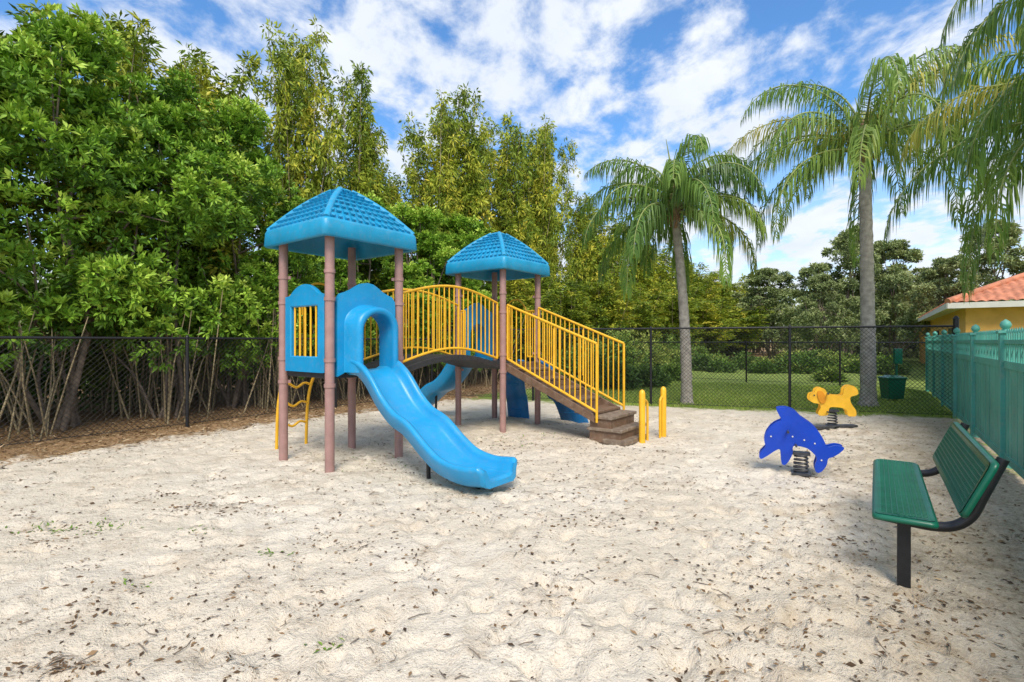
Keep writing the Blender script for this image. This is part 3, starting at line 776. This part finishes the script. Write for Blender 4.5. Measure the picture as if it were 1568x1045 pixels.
# ------------------------------------------------------------------ palms
def palm(name,p,hz,r0,r1,flen,nf,seed,crown_tint=.35,lean=(0,0),lo=-35,leafL=.62,drr=(120,155),hi=82,spear=1.9):
    R2=random.Random(seed); e=MB(); Q=[];T=[]
    top=V(lean[0],lean[1],hz)
    pts=[V(lean[0]*t*t,lean[1]*t*t,-.2+(hz+.2)*t) for t in [i/40 for i in range(41)]]
    rad=[(r0+(r1-r0)*min(1,t*1.3)+.10*r0*(4 if t<.03 else 1)*(1 if t<.06 else 0)+R2.uniform(-.006,.006)+(.010 if i%2 else 0)) for i,t in enumerate([i/40 for i in range(41)])]
    e.tube(pts,rad,14,0)
    e.tube([top-Z*.15,top+Z*.05,top+Z*.35,top+Z*.75],[r1*1.05,r1*1.7,r1*1.2,r1*.4],12,1)
    e.tube([top+Z*.6,top+Z*(spear*.65)+V(-.1,0,0),top+Z*spear+V(-.22,0,0)],[.04,.025,.006],6,2,False)
    for i in range(34):
        a=R2.uniform(0,6.28); d=V(math.cos(a),math.sin(a),0); z=R2.uniform(-.35,.25)
        e.tube([top+d*r1*.8+Z*z,top+d*(r1*1.6)+Z*(z+.12),top+d*(r1*1.9+R2.uniform(0,.15))+Z*(z+R2.uniform(-.15,.3))],[.045,.035,.008],5,1)
    for i in range(nf):
        a=(i*2.39996+R2.uniform(-.25,.25)); d=V(math.cos(a),math.sin(a),0)
        f=i/(nf-1); el=math.radians(hi-(hi-lo)*f**1.0+R2.uniform(-6,6)); L=flen*R2.uniform(.85,1.08)*(1-.12*(f<.15))
        n=26; p0=top+Z*(.35*(1-f))+d*.05; pts=[p0.copy()]; dr=math.radians(R2.uniform(*drr))
        tw=R2.uniform(-.35,.35); dd=d.copy()
        for k in range(n):
            t=k/n; ang=el-dr*(t**1.25)*(1-.25*f); ang=max(ang,math.radians(-85))
            dd=(d+d.cross(Z)*tw*t).normalized()
            p0=p0+(dd*math.cos(ang)+Z*math.sin(ang))*(L/n); pts.append(p0.copy())
        e.tube(pts,[.028*(1-k/(n+1))+.004 for k in range(n+1)],5,2,False)
        ft=crown_tint+R2.uniform(-.18,.18)+(.0 if R2.random()>.14 else .4)
        nlf=88
        for j in range(nlf):
            t=.08+.92*(j+R2.random()*.6)/nlf; q=t*n; k=min(int(q),n-1); P0=pts[k].lerp(pts[k+1],min(1,q-k))
            tg=(pts[k+1]-pts[k]).normalized(); sd=tg.cross(Z)
            if sd.length<.15: sd=dd.cross(Z)
            sd.normalize()
            for sg in (-1,1):
                LL=leafL*(math.sin(math.pi*min(1,.18+t*.80))**.6)*R2.uniform(.7,1.2)+.08
                d1=(sd*sg*R2.uniform(.35,.9)+tg*.5+Z*R2.uniform(-.6,.2)).normalized()
                d2=(d1*.32+Z*-1.0+tg*.12).normalized(); d3=(d1*.08-Z).normalized()
                wv=(tg*.5+sd*.5*R2.choice((-1,1))).normalized()*.015
                A=P0;B=A+d1*LL*.30;Cc=B+d2*LL*.35;D=Cc+d3*LL*.40
                tt=ft+R2.uniform(-.16,.18)
                for (x,y,w0,w1) in ((A,B,.6,1),(B,Cc,1,.8),(Cc,D,.8,.1)):
                    Q+= [x-wv*w0,x+wv*w0,y+wv*w1,y-wv*w1]; T+=[tt]*4
    q=np.array([tuple(x) for x in Q]); bark=e
    me=npmesh(name,bark,q,np.array(T),[M_ptrunk,ML_palm,M_boot,M_rach])
    mi=np.array([{0:0,1:2,2:3}[m] for m in bark.m]+[1]*(len(q)//4),dtype=np.int32)
    me.polygons.foreach_set('material_index',mi)
    return place(name,me,p)
M_ptrunk=mat('palm_trunk',(.38,.34,.29),.9,.3,9,.8,30)
M_boot=mat('palm_boot_fibre',(.32,.20,.12),.9,.4,15,.8,30)
M_rach=mat('palm_rachis',(.26,.30,.09),.6,.3,5)
palm('queen_palm',V(4.37,12.9,0),4.7,.145,.10,3.0,26,3,.30,(-.3,0),-8,.66)
palm('queen_palm',V(8.63,12.5,0),6.15,.17,.125,4.1,26,8,.48,(-.1,0),-2,.7,spear=1.3)
palm('queen_palm',V(9.55,8.3,0),5.1,.2,.15,3.8,30,14,.42,(0,0),-15,.75,spear=1.3)
palm('queen_palm',V(8.4,5.7,0),5.8,.2,.15,3.6,24,21,.30,(0,0),0,.7,spear=1.3)

# ------------------------------------------------------------------ litter & grass
def scatter(name,P,size,flat,mats,tint,seed,aspect=.45):
    rs=np.random.RandomState(seed); N=len(P); a=rs.rand(N)*6.283
    d=np.stack([np.cos(a),np.sin(a),rs.normal(size=N)*flat],1); d=nrm(d)
    nn=nrm(np.stack([rs.normal(size=N)*.35,rs.normal(size=N)*.35,np.ones(N)],1))
    L=size*(.35+1.3*rs.rand(N)**1.6); return place(name,leafmesh(name,None,P,d,nn,L,L*aspect*(.6+.8*rs.rand(N)),tint+rs.normal(size=N)*.25,mats,.0),(0,0,0))
P=[]
while len(P)<11000:
    y=1.3+9.5*R.random()**1.1; x=R.uniform(-1.05,1.05)*y
    p=V(x,y,0); dl=(p-PL).dot(-Hh); dr=(p-V(5.57,5.62,0)).dot(Hh); db=(p-PB).dot(NB)
    if dl>-.6 or dr>-.05 or db>0: continue
    w=.10+max(0,noise.noise(V(x*.5,y*.5,20)))*.9+max(0,noise.noise(V(x*2.2,y*2.2,30))-.12)*2.6
    if dr>-2.2: w+=.45
    if R.random()>w: continue
    P.append((x,y,gh(x,y)+.006))
for (x,y,r,n) in ((-2.95,4.8,.13,170),(-2.6,5.0,.08,60),(-2.15,2.45,.07,90),(-3.7,4.1,.22,120),(-.9,6.3,.5,220),(.1,7.6,.5,180),(1.6,5.6,.3,90),(.55,5.8,.1,40)):
    for i in range(n):
        xx=x+R.gauss(0,r*1.5); yy=y+R.gauss(0,r*.7); P.append((xx,yy,gh(xx,yy)+.006))
scatter('fallen_leaves',np.array(P),.033,.12,[ML_litter],.36,41,.4)
P=[]
for i in range(15000):
    p=PP(R.uniform(-8,16),-1.0+3.4*R.random()-(R.random()**2)*.8); P.append((p.x,p.y,gh(p.x,p.y)+R.uniform(.005,.04)))
scatter('leaf_litter_mulch',np.array(P),.085,.3,[ML_litter],.68,42,.3)
P=[]
for i in range(42000):
    t=R.uniform(-1.5,8.2); f=R.random()**1.4*8-.35; p=PB+DB*t+NB*f
    if noise.noise(V(p.x*1.2,p.y*1.2,0))*.4>f+.25: continue
    P.append((p.x,p.y,gh(p.x,p.y)-.01))
nbig=len(P)
for (x,y,r,n) in ((-3.75,4.25,.10,50),(-3.4,4.35,.08,25),(-2.55,4.2,.06,16),(-1.75,3.75,.05,14),(-.9,2.6,.04,10),(-2.4,3.3,.04,10),(-.6,7.9,.5,60),(-1.3,6.7,.4,40),(.1,8.3,.4,40)):
    for i in range(n):
        xx=x+R.gauss(0,r*1.6); yy=y+R.gauss(0,r*.6); P.append((xx,yy,gh(xx,yy)))
P=np.array(P); rs=np.random.RandomState(9); N=len(P)
d=nrm(np.stack([rs.normal(size=N)*.5,rs.normal(size=N)*.5,np.ones(N)],1)); nn=nrm(np.stack([rs.normal(size=N),rs.normal(size=N),np.zeros(N)+.1],1))
L=.05+.07*rs.rand(N); Wg=np.full(N,.012); tg_=.5+rs.normal(size=N)*.2
d[nbig:]=nrm(d[nbig:]*np.array([1.6,1.6,.35])); L[nbig:]*=.5; Wg[nbig:]=.016; nn[nbig:]=np.array([0,0,1.0]); tg_[nbig:]-=.4
place('grass',leafmesh('grass',None,P,d,nn,L,Wg,tg_,[ML_grass],.1),(0,0,0))
mb=MB()
for i in range(170):
    y=R.uniform(1.6,8); x=R.uniform(-1,1)*y; a=R.uniform(0,6.28); l=R.uniform(.03,.14); 
    if (V(x,y,0)-PL).dot(-Hh)>-.5 or (V(x,y,0)-V(5.57,5.62,0)).dot(Hh)>-.1: continue
    z=gh(x,y)+.008; d=V(math.cos(a),math.sin(a),0); mb.tube([V(x,y,z),V(x,y,z+.006)+d*l*.5+V(R.gauss(0,.01),R.gauss(0,.01),0),V(x,y,z)+d*l],[.0035,.003,.0015],4)
mb.obj('twigs',[M_bark])

# ------------------------------------------------------------------ sky, sun, camera
w=bpy.data.worlds.new('World'); scene.world=w; w.use_nodes=True; nt=w.node_tree; N=nt.nodes; L=nt.links
bg=N['Background']; sky=N.new('ShaderNodeTexSky'); sky.sky_type='NISHITA'; sky.sun_disc=False
SD=V(.05,-.78,.90).normalized()
sky.sun_elevation=math.asin(SD.z); sky.sun_rotation=math.atan2(SD.x,SD.y)
sky.ozone_density=2.5; sky.air_density=.9; sky.dust_density=.3
hs=N.new('ShaderNodeHueSaturation'); hs.inputs['Saturation'].default_value=1.3; hs.inputs['Value'].default_value=1.65
L.new(sky.outputs[0],hs.inputs['Color'])
tc=N.new('ShaderNodeTexCoord'); sx=N.new('ShaderNodeSeparateXYZ'); L.new(tc.outputs['Generated'],sx.inputs[0])
def M(op,a,b):
    n=N.new('ShaderNodeMath'); n.operation=op
    for i,v in enumerate((a,b)):
        if isinstance(v,(int,float)): n.inputs[i].default_value=v
        else: L.new(v,n.inputs[i])
    return n.outputs[0]
zz=M('ADD',M('MAXIMUM',sx.outputs[2],0.0),.22)
cx=M('DIVIDE',sx.outputs[0],zz); cy=M('DIVIDE',sx.outputs[1],zz)
cb=N.new('ShaderNodeCombineXYZ'); L.new(cx,cb.inputs[0]); L.new(cy,cb.inputs[1])
mp=N.new('ShaderNodeMapping'); mp.inputs['Rotation'].default_value=(0,0,-.75); mp.inputs['Scale'].default_value=(1.0,.8,1); mp.inputs['Location'].default_value=(2.3,.9,0)
L.new(cb.outputs[0],mp.inputs[0])
def nz(s,d,r,dist=0):
    n=N.new('ShaderNodeTexNoise'); n.inputs['Scale'].default_value=s; n.inputs['Detail'].default_value=d; n.inputs['Roughness'].default_value=r; n.inputs['Distortion'].default_value=dist
    L.new(mp.outputs[0],n.inputs['Vector']); return n.outputs['Fac']
f=M('ADD',M('MULTIPLY',nz(1.2,2,.5,.1),.42),M('MULTIPLY',nz(5.8,6,.60,.15),.58))
mr=N.new('ShaderNodeMapRange'); mr.interpolation_type='SMOOTHSTEP'; mr.inputs[1].default_value=.43; mr.inputs[2].default_value=.575; L.new(f,mr.inputs[0])
hz=N.new('ShaderNodeMapRange'); hz.inputs[1].default_value=.0; hz.inputs[2].default_value=.35; hz.inputs[3].default_value=.5; hz.inputs[4].default_value=0; L.new(sx.outputs[2],hz.inputs[0])
fac=M('MINIMUM',M('ADD',M('MULTIPLY',mr.outputs[0],.92),M('ADD',hz.outputs[0],.06)),.97)
cc=N.new('ShaderNodeMixRGB'); L.new(nz(3.2,4,.6),cc.inputs[0]); cc.inputs[1].default_value=(7.6,7.7,7.9,1); cc.inputs[2].default_value=(4.8,5.4,6.4,1)
mx=N.new('ShaderNodeMixRGB'); L.new(fac,mx.inputs[0]); L.new(hs.outputs[0],mx.inputs[1]); L.new(cc.outputs[0],mx.inputs[2])
L.new(mx.outputs[0],bg.inputs['Color']); bg.inputs['Strength'].default_value=.15
sl=bpy.data.lights.new('sun','SUN'); sl.energy=3.7; sl.angle=math.radians(28); sl.color=(1,.92,.79)
so=bpy.data.objects.new('sun',sl); scene.collection.objects.link(so); so.rotation_euler=SD.to_track_quat('Z','Y').to_euler()
cam=bpy.data.cameras.new('camera'); cam.lens=18.14; cam.sensor_width=36; cam.clip_end=3000; cam.clip_start=.05
co=bpy.data.objects.new('camera',cam); scene.collection.objects.link(co); co.location=(0,0,1.55); co.rotation_euler=(math.pi/2,0,0); scene.camera=co
scene.view_settings.view_transform='Standard'; scene.view_settings.look='None'; scene.view_settings.exposure=0
